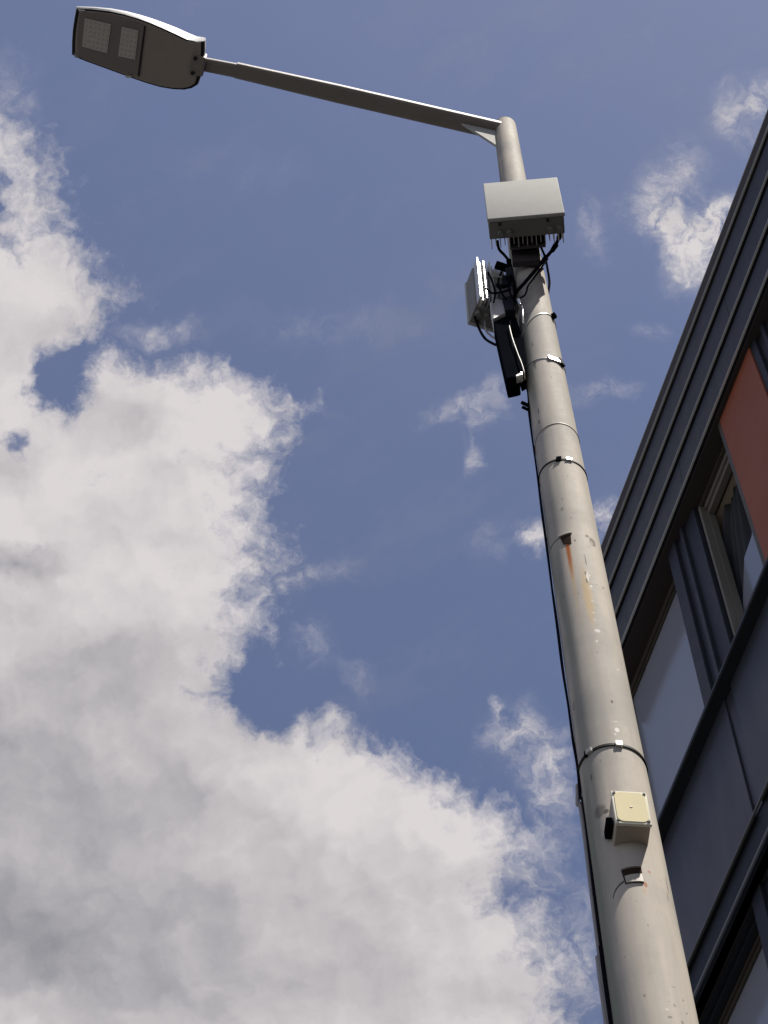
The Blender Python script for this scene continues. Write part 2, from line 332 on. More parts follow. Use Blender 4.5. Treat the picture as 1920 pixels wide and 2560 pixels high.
def window_row(f):
    head = f(3.69); sill = f(3.080)
    for k in range(-1, 10):
        off = -0.415 * k * S
        # post between bays (three steps)
        k1 = 1.018
        p0, p1 = 1.509 * S * k1 + off, 1.614 * S * k1 + off
        if p1 > U_END + 0.03: p0, p1 = U_END - 0.12, U_END + 0.0
        w = p1 - p0
        b = bmesh.new()
        FB.box(b, p0, p0 + w * 0.40, 0.085, 0.20, sill - 0.01, head)
        FB.box(b, p0 + w * 0.401, p0 + w * 0.50, 0.062, 0.20, sill - 0.01, head)
        FB.box(b, p0 + w * 0.501, p0 + w * 0.70, 0.080, 0.20, sill - 0.01, head)
        FB.box(b, p0 + w * 0.701, p1, 0.056, 0.20, sill - 0.01, head)
        link('window_post', b, m_mid, bld, bevel=0.003)
        if k == -1: continue
        # bay to the right of this post: even = window half + red half, odd = one wide pane; bay k=0 is [1.195 .. 1.509]
        u1 = 1.509 * S * 1.018 + off; u0 = u1 - 0.310 * S
        if k % 2 == 0:
            c = 1.342 * S * 1.0137 + off
            bpart('red_panel', m_red, [(1.197 * S * 1.0137 + off, c, 0.045, 0.19, sill - 0.01, head - 0.0)], bevel=0.002)
            window_open(c, u1, sill, head)
        else:
            wide_pane(u0, u1, sill, head)
    wide_pane(1.614 * S * 1.045 - 0.02, 1.614 * S * 1.018 + 0.30 * S, sill, head)
def wide_pane(u0, u1, sill, head):
    u1 = min(u1, U_END - 0.05)
    fr = bpart('window', m_brownf, [(u0 - 0.02, u1 + 0.02, 0.135, 0.19, head - 0.060, head + 0.002), (u0 - 0.02, u1 + 0.02, 0.147, 0.19, head - 0.085, head - 0.061),
                                    (u0 - 0.02, u0 + 0.004, 0.136, 0.19, sill, head - 0.086), (u1 - 0.02, u1 + 0.02, 0.136, 0.19, sill, head - 0.086)])
    bpart('pane', m_glass, [(u0 + 0.004, u1 - 0.021, 0.158, 0.166, sill, head - 0.086)], parent=fr)
def window_open(u0, u1, sill, head):
    o = bpart('window', m_brownf, [(u0 + 0.001, u0 + 0.03, 0.046, 0.19, sill, head), (u0 + 0.031, u1, 0.115, 0.19, head - 0.035, head + 0.002)])
    bpart('reveal', m_beige, [(u1 - 0.035, u1 - 0.016, 0.108, 0.19, sill, head - 0.036), (u1 - 0.043, u1 - 0.036, 0.150, 0.19, sill, head - 0.036)], parent=o)
    bpart('frame', m_beige, [(u0 + 0.031, u1 - 0.044, 0.135, 0.185, head - 0.075, head - 0.036), (u0 + 0.031, u1 - 0.044, 0.150, 0.185, head - 0.12, head - 0.076)], parent=o)
    # room seen through the open window: ceiling and side wall
    bpart('room', m_room, [(u0 + 0.031, u1 + 0.50, 0.202, 0.79, head - 0.10, head - 0.07), (u0 + 0.0, u0 + 0.030, 0.202, 0.79, sill, head - 0.07), (u1 + 0.501, u1 + 0.53, 0.202, 0.79, sill, head - 0.07)], parent=o)
    # folded dark curtain, gathered towards the red panel at the top
    b = bmesh.new(); cols = 90; rows = 12; V = []
    wdt = (u1 - 0.06) - (u0 + 0.035)
    for r_ in range(rows + 1):
        t = r_ / rows; vv = head - 0.115 + (sill - head + 0.115) * t
        xa = u0 + 0.045; xb = u0 + 0.50 + 0.32 * min(1, t * 1.9) ** 0.7
        V.append([b.verts.new(FB.p(xa + (xb - xa) * c_ / cols, 0.245 + 0.030 * math.sin(c_ * 0.55 + 0.4 * math.sin(t * 3)) * (0.5 + 0.5 * t) + 0.012 * math.sin(c_ * 0.21 + 1), vv)) for c_ in range(cols + 1)])
    for r_ in range(rows):
        for c_ in range(cols): b.faces.new((V[r_][c_], V[r_][c_ + 1], V[r_ + 1][c_ + 1], V[r_ + 1][c_]))
    link('curtain', b, m_curt, o, smooth_angle=3)
    # sky reflection in the ajar leaf, put into this polygon's shape and pale colour
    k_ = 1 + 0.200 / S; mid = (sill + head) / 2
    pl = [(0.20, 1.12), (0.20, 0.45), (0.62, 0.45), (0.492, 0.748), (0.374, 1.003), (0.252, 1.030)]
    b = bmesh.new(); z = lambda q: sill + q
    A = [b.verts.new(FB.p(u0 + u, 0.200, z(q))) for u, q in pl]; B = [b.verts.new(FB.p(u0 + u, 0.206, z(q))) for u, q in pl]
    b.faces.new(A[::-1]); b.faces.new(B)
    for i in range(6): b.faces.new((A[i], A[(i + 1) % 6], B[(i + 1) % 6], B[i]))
    link('pane', b, m_sash_refl, o)
for s_ in range(4):
    f = storey(s_ * ST, s_ == 0)
    window_row(f)

# ------------------------------------------------------------------ lamp post
AZ = R(10.8); TO_CAM = Vector((-math.sin(AZ), -math.cos(AZ), 0)); TO_R = Vector((math.cos(AZ), -math.sin(AZ), 0))
def pole_c(z):
    az = R(10.985 + (10.66 - 10.985) * min(max((z - 4.3) / (7.0 - 4.3), -1.6), 1.3)); return Vector((2.2 * math.sin(az), 2.2 * math.cos(az), z))
POLE_TOP = CAM_H + 7.575
def pole_r(z): return 0.0640 - (z - 4.3) * 0.00515
def pole_p(al, z, off=0.0):
    return pole_c(z) + (TO_CAM * math.cos(al) + TO_R * math.sin(al)) * (pole_r(z) + off)
def hit(px, py):           # point of the pole's surface seen along a sight line -> (angle, height)
    r = ray(px, py); t = 2.2 / math.hypot(r.x, r.y)
    for _ in range(12):
        z = CAM_H + r.z * t; c = pole_c(z); rr = pole_r(z)
        dx, dy = r.x, r.y; a = dx * dx + dy * dy; b = -2 * (dx * c.x + dy * c.y); cc = c.x ** 2 + c.y ** 2 - rr * rr
        D = b * b - 4 * a * cc; t = (-b - math.sqrt(D)) / (2 * a) if D > 0 else -b / (2 * a)
    p = CAM + r * t; v = p - pole_c(p.z)
    return math.atan2(v.dot(TO_R), v.dot(TO_CAM)), p.z

# painted steel with grime, chips and rust marks; uses the pole's own UV (angle, metres)
def pole_mat():
    m = bpy.data.materials.new('cream_pole_paint'); m.use_nodes = True; t = m.node_tree; b = t.nodes['Principled BSDF']
    uv = t.nodes.new('ShaderNodeUVMap'); uv.uv_map = 'uv'; U = uv.outputs[0]     # x = angle (rad), y = height (m)
    tcn = t.nodes.new('ShaderNodeTexCoord'); ob = tcn.outputs['Object']
    Mt = lambda op, *a, **k: math_n(t, op, *a, **k)
    st = vmath(t, 'MULTIPLY', ob, (22, 22, 1.6)); n1 = noise_t(t, st, 1.0, 6, 0.65).outputs[0]
    n2 = noise_t(t, ob, 3.0, 5, 0.6).outputs[0]; n3 = noise_t(t, ob, 60.0, 5, 0.7).outputs[0]
    base = mixc(t, smooth(t, n1, 0.35, 0.7), (0.490, 0.442, 0.380, 1), (0.375, 0.350, 0.312, 1))
    base = mixc(t, smooth(t, n2, 0.42, 0.66, 0, 0.65), base, (0.30, 0.288, 0.265, 1))
    base = mixc(t, smooth(t, n3, 0.60, 0.80, 0, 0.35), base, (0.22, 0.20, 0.17, 1))
    su = t.nodes.new('ShaderNodeSeparateXYZ'); t.links.new(U, su.inputs[0])
    # green algae film on the left flank, mixed with painted shade of that flank
    side = smooth(t, su.outputs[0], -0.35, -1.05); alg_shade = Mt('MULTIPLY', side, smooth(t, noise_t(t, st, 0.8, 5, 0.6).outputs[0], 0.40, 0.62))
    base = mixc(t, Mt('MULTIPLY', alg_shade, 0.8), base, (0.20, 0.215, 0.165, 1))
    # pin-head chips
    vo = t.nodes.new('ShaderNodeTexVoronoi'); inp(vo, 'Vector', vmath(t, 'ADD', ob, vmath(t, 'SCALE', noise_t(t, ob, 40, 3, 0.6).outputs['Color']))); vo.inputs['Scale'].default_value = 22
    chip = Mt('MULTIPLY', smooth(t, vo.outputs['Distance'], 0.06, 0.10, 1, 0), smooth(t, noise_t(t, ob, 2.2, 2, 0.5).outputs[0], 0.47, 0.58))
    base = mixc(t, chip, base, (0.12, 0.095, 0.08, 1))
    ruf = Mt('MULTIPLY_ADD', n3, 0.25, 0.60)
    def mark(px0, py0, px1, py1, col, amp, tail=None, rag=0.5, cut=None):
        nonlocal base
        a0, z0 = hit(px0, py0); a1, z1 = hit(px1, py1)
        ac, zc = (a0 + a1) / 2, (z0 + z1) / 2; ra, rz = max(abs(a1 - a0) / 2, 0.02), max(abs(z1 - z0) / 2, 0.0015)
        v = vmath(t, 'ADD', U, vmath(t, 'MULTIPLY', vmath(t, 'SUBTRACT', noise_t(t, ob, 90, 4, 0.6).outputs['Color'], (.5, .5, .5)), (0.12 * rag, 0.02 * rag, 0)))
        v = vmath(t, 'MULTIPLY', vmath(t, 'SUBTRACT', v, (ac, zc, 0)), (1 / ra, 1 / rz, 0))
        f = smooth(t, vmath(t, 'LENGTH', v), 0.65 if not tail else 0.35, 1.15 if not tail else 1.45, amp, 0)
        if cut: zcut = hit(*cut)[1]; f = Mt('MULTIPLY', f, smooth(t, su.outputs[1], zcut + 0.004, zcut - 0.004))
        base = mixc(t, f, base, col)
    RUST = (0.36, 0.105, 0.03, 1); RD = (0.09, 0.045, 0.035, 1); DK = (0.11, 0.10, 0.09, 1); YE = (0.50, 0.33, 0.13, 1); WH = (0.75, 0.72, 0.66, 1)
    mark(1400, 1210, 1438, 1520, YE, 0.5, True, 0.8, (1419, 1362)); mark(1402, 1296, 1436, 1432, RUST, 0.97, True, 0.5, (1419, 1360))
    mark(1446, 1420, 1494, 1560, YE, 0.55, True, 1.0)
    mark(1463, 1385, 1465, 1415, DK, 0.8, None, 0.3); mark(1460, 1428, 1468, 1438, DK, 0.8); mark(1463, 1445, 1472, 1458, DK, 0.8)
    mark(1464, 1428, 1474, 1455, WH, 0.8); mark(1462, 1335, 1474, 1346, DK, 0.75); mark(1470, 1340, 1492, 1374, (0.17, 0.15, 0.13, 1), 0.85, None, 1.2); mark(1474, 1350, 1484, 1366, (0.38, 0.36, 0.32, 1), 0.9, None, 0.8); mark(1434, 1348, 1441, 1354, RD, 0.6)
    mark(1484, 1572, 1503, 1582, WH, 0.7); mark(1490, 1578, 1498, 1590, (0.42, 0.36, 0.27, 1), 0.6)
    mark(1526, 1749, 1534, 1759, RD, 0.85, None, 0.2); mark(1535, 1818, 1550, 1832, WH, 0.9, None, 0.2)
    mark(1343, 1022, 1349, 1034, DK, 0.7); mark(1345, 1052, 1351, 1058, DK, 0.7); mark(1328, 856, 1334, 866, DK, 0.7); mark(1332, 902, 1342, 922, DK, 0.6, None, 0.9)
    mark(1607, 2204, 1620, 2220, RUST, 0.7); mark(1606, 2218, 1620, 2240, (0.55, 0.33, 0.2, 1), 0.4, True); mark(1618, 2176, 1628, 2184, RUST, 0.6)
    mark(1664, 2192, 1672, 2238, RD, 0.85, None, 0.8); mark(1667, 2228, 1672, 2256, RD, 0.6)
    mark(1484, 2024, 1518, 2034, DK, 0.6, None, 1.0); mark(1508, 2026, 1524, 2030, DK, 0.85, None, 0.5)
    mark(1474, 1936, 1482, 1950, DK, 0.6); mark(1430, 1760, 1438, 1772, DK, 0.4)
    for q in ((1675, 2462, 1690, 2470), (1706, 2496, 1712, 2506), (1712, 2530, 1720, 2536), (1668, 2538, 1684, 2548), (1682, 2510, 1690, 2520), (1608, 2486, 1616, 2490), (1670, 2500, 1676, 2506), (1703, 2550, 1711, 2566)):
        mark(*q, DK, 0.6, None, 1.0)
    mark(1660, 2520, 1674, 2527, WH, 0.5, None, 1.0)
    for q in ((1474, 1462, 1482, 1470), (1478, 1500, 1484, 1504), (1480, 1530, 1488, 1534), (1484, 1548, 1492, 1551), (1488, 1600, 1496, 1606), (1527, 1802, 1547, 1806), (1534, 1832, 1542, 1838), (1543, 1672, 1549, 1678), (1472, 1436, 1477, 1442)):
        mark(*q, WH, 0.6, None, 0.8)
    for q in ((1492, 1628, 1496, 1634), (1520, 1700, 1524, 1703), (1444, 1480, 1448, 1486), (1407, 1484, 1411, 1496), (1618, 2310, 1622, 2316), (1560, 2390, 1563, 2394), (1590, 2250, 1594, 2253), (1499, 1900, 1503, 1904), (1376, 940, 1380, 944), (1392, 870, 1395, 874), (1300, 370, 1303, 376)):
        mark(*q, DK, 0.5, None, 0.6)
    for q in ((1381, 1058, 1386, 1062), (1437, 1120, 1443, 1125), (1417, 1188, 1421, 1192), (1425, 1292, 1430, 1297), (1404, 1245, 1408, 1252), (1487, 1460, 1496, 1464), (1400, 1270, 1410, 1276), (1504, 1464, 1512, 1476)):
        mark(*q, DK, 0.55, None, 0.6)
    t.links.new(base, b.inputs['Base Color']); t.links.new(ruf, b.inputs['Roughness']); b.inputs['Specular IOR Level'].default_value = 0.03
    bp = t.nodes.new('ShaderNodeBump'); bp.inputs['Strength'].default_value = 0.12; bp.inputs['Distance'].default_value = 0.0015
    t.links.new(Mt('ADD', n3, Mt('MULTIPLY', noise_t(t, ob, 9.0, 3, 0.5).outputs[0], 0.6)), bp.inputs['Height']); t.links.new(bp.outputs[0], b.inputs['Normal'])
    return m
m_pole = pole_mat()
m_galv = mat('galvanised_steel', (0.36, 0.35, 0.34), 0.45, 0.0, var=0.2, vscale=14)
m_steel = mat('stainless_strap', (0.62, 0.61, 0.58), 0.28, 0.9, var=0.15, vscale=30)
m_black = mat('black_plastic', (0.006, 0.007, 0.010), 0.8, var=0.2, vscale=20, spec=0.0)
m_navy = mat('navy_black_bracket', (0.018, 0.020, 0.027), 0.7, var=0.3, vscale=20, spec=0.05)
m_cable = mat('black_cable', (0.010, 0.010, 0.014), 0.8, var=0.2, spec=0.0)
m_radio = mat('radio_cover_white', (0.43, 0.425, 0.40), 0.8, spec=0.03, var=0.05, vscale=9, bump=0.15, bscale=300)
m_rbody = mat('radio_body_grey', (0.20, 0.195, 0.18), 0.6, var=0.12, vscale=12)
m_fin = mat('cast_aluminium', (0.55, 0.55, 0.55), 0.38, 0.35, var=0.15, vscale=25)
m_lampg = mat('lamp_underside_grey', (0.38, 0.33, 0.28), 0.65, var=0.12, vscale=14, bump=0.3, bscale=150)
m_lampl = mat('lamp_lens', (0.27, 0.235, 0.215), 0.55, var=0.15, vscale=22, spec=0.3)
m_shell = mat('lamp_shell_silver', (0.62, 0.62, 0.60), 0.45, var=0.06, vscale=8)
m_cream = mat('cream_plastic', (0.72, 0.645, 0.42), 0.85, spec=0.02, var=0.06, vscale=25)
m_creamw = mat('cream_plastic_rim', (0.74, 0.71, 0.58), 0.8, spec=0.02, var=0.05)
m_conduit = mat('grey_conduit', (0.30, 0.28, 0.28), 0.55, var=0.15)

lamp = thing('street_lamp', (pole_c(0).x, pole_c(0).y, 0), 'tall cream lamp post with rust marks and a flat LED head on its arm', 'street lamp')
bm = bmesh.new(); ul = bm.loops.layers.uv.new('uv'); n = 64; zs = [0.0 + i * (POLE_TOP / 90) for i in range(91)]
rings = []
for z in zs: rings.append([bm.verts.new(pole_p(-math.pi + 2 * math.pi * k / n, z)) for k in range(n)])
for i in range(90):
    for k in range(n):
        fa = bm.faces.new((rings[i][k], rings[i][(k + 1) % n], rings[i + 1][(k + 1) % n], rings[i + 1][k]))
        for lp, (a, z) in zip(fa.loops, ((k, zs[i]), (k + 1, zs[i]), (k + 1, zs[i + 1]), (k, zs[i + 1]))): lp[ul].uv = (-math.pi + 2 * math.pi * a / n, z)
o = link('pole', bm, m_pole, lamp, smooth_angle=3)
bm = bmesh.new()           # domed cap
prev = None
for j in range(6):
    a = j / 5 * math.pi / 2; rr = pole_r(POLE_TOP) * math.cos(a) + 0.0005; z = POLE_TOP + 0.016 * math.sin(a)
    ring = [bm.verts.new(Vector((pole_c(POLE_TOP).x, pole_c(POLE_TOP).y, z)) + (TO_CAM * math.cos(2 * math.pi * k / 32) + TO_R * math.sin(2 * math.pi * k / 32)) * rr) for k in range(32)]
    if prev:
        for k in range(32): bm.faces.new((prev[k], prev[(k + 1) % 32], ring[(k + 1) % 32], ring[k]))
    prev = ring
bm.faces.new(prev)
link('pole_cap', bm, m_galv, lamp, smooth_angle=1)
bm = bmesh.new(); cylinder(bm, (lamp.location.x, lamp.location.y, 0.004), (lamp.location.x, lamp.location.y, 0.03), 0.2, n=40); link('base_plate', bm, m_galv, lamp)

# slots and seam lips in the pole
def surf_patch(name, quad, m, parent, off0=-0.001, off1=0.0012, nn=8):   # small curved plate on the pole between photo-seen corners (TL, TR, BR, BL)
    A = [hit(*q) for q in quad]; bm = bmesh.new(); g = {}
    for i in range(nn + 1):
        for j in range(2):
            s = i / nn; top = (A[0][0] * (1 - s) + A[1][0] * s, A[0][1] * (1 - s) + A[1][1] * s); bot = (A[3][0] * (1 - s) + A[2][0] * s, A[3][1] * (1 - s) + A[2][1] * s)
            a, z = top if j else bot
            for k, of in enumerate((off0, off1)): g[i, j, k] = bm.verts.new(pole_p(a, z, of))
    for i in range(nn):
        bm.faces.new((g[i, 0, 1], g[i + 1, 0, 1], g[i + 1, 1, 1], g[i, 1, 1])); bm.faces.new((g[i, 0, 0], g[i, 1, 0], g[i + 1, 1, 0], g[i + 1, 0, 0]))
        bm.faces.new((g[i, 0, 0], g[i + 1, 0, 0], g[i + 1, 0, 1], g[i, 0, 1])); bm.faces.new((g[i, 1, 1], g[i + 1, 1, 1], g[i + 1, 1, 0], g[i, 1, 0]))
    for i in (0, nn): bm.faces.new((g[i, 0, 0], g[i, 0, 1], g[i, 1, 1], g[i, 1, 0]))
    return link(name, bm, m, parent)
def surf_line(name, px, m, parent, hw=0.002, off=0.0015):     # thin raised lip that follows seen points on the pole
    P = [hit(*q) for q in px]; bm = bmesh.new(); prev = None
    pts = spline([(a, z, 0) for a, z in P], 5)
    for p in pts:
        cur = [bm.verts.new(pole_p(p.x, p.y + hw, -0.001)), bm.verts.new(pole_p(p.x, p.y + hw, off)), bm.verts.new(pole_p(p.x, p.y - hw, off)), bm.verts.new(pole_p(p.x, p.y - hw, -0.001))]
        if prev:
            for k in range(3): bm.faces.new((prev[k], prev[k + 1], cur[k + 1], cur[k]))
        else: bm.faces.new(cur)
        prev = cur
    bm.faces.new(prev[::-1]); return link(name, bm, m, parent)
c5 = lambda x, y: (1280 + x / 4.254, 1000 + y / 4.254)
c6 = lambda x, y: (1380 + x / 4.096, 1460 + y / 4.096)
c7 = lambda x, y: (1420 + x / 3.353, 1900 + y / 3.353)
c4 = lambda x, y: (1130 + x / 5.184, 640 + y / 5.184)
c3 = lambda x, y: (1130 + x / 5.184, 420 + y / 5.184)
c1 = lambda x, y: (160 + x / 4.1475, y / 4.1475)
m_slot = mat('rusty_slot', (0.042, 0.028, 0.022), 0.9, var=0.4, vscale=60, spec=0.0)
m_seam = mat('seam_dark_grey', (0.12, 0.11, 0.10), 0.8, var=0.3)  # dark grey for the seam lines on the pole
m_lip = mat('paint_lip', (0.44, 0.40, 0.34), 0.6, var=0.1)
surf_patch('access_slot', [c5(512, 1462), c5(624, 1432), c5(632, 1530), c5(548, 1540)], m_slot, lamp)
surf_line('slot_lip', [c5(500, 1462), c5(560, 1436), c5(636, 1416)], m_lip, lamp, 0.0030, 0.004)
surf_line('seam', [c5(410, 1585), c5(440, 1530), c5(480, 1485), c5(515, 1466)], m_seam, lamp, 0.0022, 0.0006)
# lower access slot with bright tab
surf_patch('access_slot', [c7(448, 935), c7(612, 905), c7(636, 1035), c7(482, 1042)], m_slot, lamp, -0.001, 0.0010)
surf_patch('slot_tab', [c7(478, 985), c7(618, 965), c7(632, 1030), c7(492, 1038)], m_lip, lamp, -0.001, 0.0032)
surf_line('slot_lip', [c7(448, 925), c7(530, 903), c7(612, 900)], m_lip, lamp, 0.0022, 0.004)
surf_line('seam', [c7(378, 1158), c7(395, 1100), c7(430, 1050), c7(470, 1018)], m_seam, lamp, 0.0022, 0.0006)

# arm: flat-oval tube, plus sleeve and gusset
ARM_Z = CAM_H + 7.515
def arm_section(bm, stations):     # stations: (point, half width, half height)
    prev = None; ax = (stations[-1][0] - stations[0][0]).normalized(); side = Vector((ax.y, -ax.x, 0)).normalized(); up = side.cross(ax).normalized()
    if up.z < 0: up = -up
    for p, w, h in stations:
        ring = []
        for k in range(32):
            a = 2 * math.pi * k / 32; ca, sa = math.cos(a), math.sin(a); e = 0.5
            ring.append(bm.verts.new(p + side * w * math.copysign(abs(ca) ** e, ca) + up * h * math.copysign(abs(sa) ** e, sa)))
        if prev:
            for k in range(32): bm.faces.new((prev[k], prev[(k + 1) % 32], ring[(k + 1) % 32], ring[k]))
        else: bm.faces.new(ring[::-1])
        prev = ring
    bm.faces.new(prev)
aP = at_z(1262, 330, ARM_Z); aJ = at_z(590, 175.5, ARM_Z + 0.03); aL = at_z(496, 158, ARM_Z + 0.035)
m_arm = mat('arm_grey_paint', (0.27, 0.245, 0.215), 0.55, var=0.14, vscale=10, bump=0.2)
aM = aP.lerp(aJ, 0.62)
bm = bmesh.new(); arm_section(bm, [(aP, 0.0315, 0.021), (aM, 0.0310, 0.020), (aJ, 0.0265, 0.018)]); arm = link('arm', bm, m_arm, lamp, smooth_angle=0.6)
bm = bmesh.new(); arm_section(bm, [(aP.lerp(aJ, 0.97), 0.0240, 0.016), (aL, 0.0230, 0.0155)]); link('arm_sleeve', bm, m_arm, arm, smooth_angle=0.6)
# gusset: triangular plate under the arm against the pole
adir = (aJ - aP); adir.z = 0; adir.normalize(); gs = Vector((adir.y, -adir.x, 0))
g0 = pole_c(ARM_Z) + adir * pole_r(ARM_Z) * 0.8
def gus(t, z): return g0 + adir * t + Vector((0, 0, z))
tri = [gus(0, -0.022), gus(0.125, -0.020), gus(0.115, -0.032), gus(0.0, -0.215)]
bm = bmesh.new(); A = [bm.verts.new(p + gs * 0.004) for p in tri]; B = [bm.verts.new(p - gs * 0.004) for p in tri]
bm.faces.new(A); bm.faces.new(B[::-1])
for i in range(4): bm.faces.new((A[i], A[(i + 1) % 4], B[(i + 1) % 4], B[i]))
link('gusset_plate', bm, m_radio, lamp)

# LED head
LZ = CAM_H + 7.535
outline = [c1(130, 75), c1(300, 84), c1(480, 105), c1(640, 140), c1(780, 182), c1(910, 230), c1(1030, 282), c1(1170, 346), c1(1290, 403), c1(1390, 424), c1(1462, 420),
           c1(1462, 520), c1(1452, 640), c1(1430, 760), c1(1392, 872), c1(1330, 908), c1(1250, 924), c1(1130, 918), c1(1000, 896), c1(850, 852), c1(700, 800), c1(550, 745), c1(400, 690), c1(250, 636), c1(160, 600), c1(82, 556), c1(84, 420), c1(92, 300), c1(110, 180)]
O = [at_z(x, y, LZ) for x, y in outline]; cen = sum(O, Vector()) / len(O)
tipc = at_z(*c1(105, 320), LZ); rearc = at_z(*c1(1455, 620), LZ); lx = (rearc - tipc); LL = lx.length; lx.normalize(); ly = Vector((-lx.y, lx.x, 0))   # lx towards arm
def shell_h(t): t = max(0.0, t); k = min(max((t - 0.80) / 0.24, 0), 1); return (0.020 + 0.105 * t ** 1.15) * (1 - 0.62 * k * k * (3 - 2 * k))       # height of shell side along the head
bm = bmesh.new(); prev = None
def ring_at(scale, hz, extra=0.0):
    out = []
    for p in O:
        t = (p - tipc).dot(lx) / LL; q = cen + (p - cen) * scale; out.append(bm.verts.new(q + Vector((0, 0, hz * shell_h(t)))))
    return out
layers = [(0.965, -0.06), (0.985, -0.10), (1.0, 0.0), (1.004, 0.25), (1.0, 0.62), (0.955, 0.88), (0.84, 1.05), (0.6, 1.18), (0.3, 1.22)]
rg = [ring_at(s, h) for s, h in layers]
for a, b in zip(rg, rg[1:]):
    for k in range(len(a)): bm.faces.new((a[k], a[(k + 1) % len(a)], b[(k + 1) % len(a)], b[k]))
bm.faces.new(rg[-1]); bm.faces.new(rg[0][::-1])
head = link('lamp_head', bm, m_shell, lamp, smooth_angle=0.7); head['label'] = 'silver grey LED lamp head with dark underside'
bm = bmesh.new()
def plate(bm, pts, z0, z1):
    A = [bm.verts.new(Vector((p.x, p.y, z0))) for p in pts]; B = [bm.verts.new(Vector((p.x, p.y, z1))) for p in pts]
    bm.faces.new(A); bm.faces.new(B[::-1])
    for i in range(len(A)): bm.faces.new((A[i], A[(i + 1) % len(A)], B[(i + 1) % len(A)], B[i]))
def inset(s): return [cen + (p - cen) * s for p in O]
BZ = LZ - 0.012
m_rim = mat('lamp_gasket_dark', (0.022, 0.022, 0.026), 0.6, var=0.2)
plate(bm, inset(0.992), BZ, LZ - 0.001); link('gasket', bm, m_rim, head)
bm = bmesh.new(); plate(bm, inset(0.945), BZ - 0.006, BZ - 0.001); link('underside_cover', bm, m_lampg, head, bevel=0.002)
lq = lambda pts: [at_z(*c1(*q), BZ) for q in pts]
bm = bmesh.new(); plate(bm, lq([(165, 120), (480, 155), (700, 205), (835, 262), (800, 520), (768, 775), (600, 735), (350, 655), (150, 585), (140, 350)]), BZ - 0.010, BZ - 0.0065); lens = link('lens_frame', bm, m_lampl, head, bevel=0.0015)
m_led = mat('led_board', (0.62, 0.59, 0.52), 0.5, var=0.15, vscale=60)
def led(quad, nx, ny):
    P = lq(quad); bm = bmesh.new(); plate(bm, P, BZ - 0.0135, BZ - 0.0105)
    board_ = link('led_module', bm, m_led, head)
    bm = bmesh.new()
    for i in range(nx):
        for j in range(ny):
            s, t = (i + 0.5) / nx, (j + 0.5) / ny; p = P[0] * (1 - s) * (1 - t) + P[1] * s * (1 - t) + P[2] * s * t + P[3] * (1 - s) * t
            cylinder(bm, (p.x, p.y, BZ - 0.0136), (p.x, p.y, BZ - 0.0146), 0.0045, 0.0030, 8)
    link('led_lenses', bm, m_lens, board_)
m_lens = mat('led_lens_cups', (0.54, 0.51, 0.45), 0.6, var=0.3, vscale=80)
led([(222, 180), (492, 242), (452, 542), (192, 472)], 6, 6)
led([(605, 268), (775, 308), (740, 608), (566, 572)], 4, 6)
bm = bmesh.new(); plate(bm, lq([(838, 262), (850, 266), (784, 790), (768, 778)]), BZ - 0.0105, BZ - 0.007); link('cover_joint', bm, m_rim, head)
for q in ([(150, 95), (222, 100), (205, 125), (165, 130)], [(105, 545), (150, 560), (158, 596), (118, 588)]):
    bm = bmesh.new(); plate(bm, lq(q), BZ - 0.011, BZ - 0.006); link('corner_clip', bm, m_galv, head)
bm = bmesh.new(); plate(bm, lq([(640, 772), (712, 776), (700, 800), (648, 796)]), BZ - 0.014, BZ - 0.001); link('latch', bm, m_steel, head, bevel=0.001)
# spigot clamp with bolts
sp = Frame(aL + Vector((0, 0, 0)), -adir if False else lx, ly, (0, 0, 1)); 
bm = bmesh.new(); sp.box(bm, -0.030, 0.024, -0.034, 0.034, -0.040, 0.02); clampo = link('spigot_clamp', bm, m_arm, head, bevel=0.006)
bm = bmesh.new()
for sgn in (-1, 1):
    cylinder(bm, sp.p(-0.012, sgn * 0.026, -0.048), sp.p(-0.012, sgn * 0.026, -0.038), 0.007, n=6)
link('bolt', bm, m_rim, clampo)
bm = bmesh.new(); sp.box(bm, -0.050, -0.036, -0.018, 0.004, -0.030, -0.015); link('screw_recess', bm, m_rim, head)

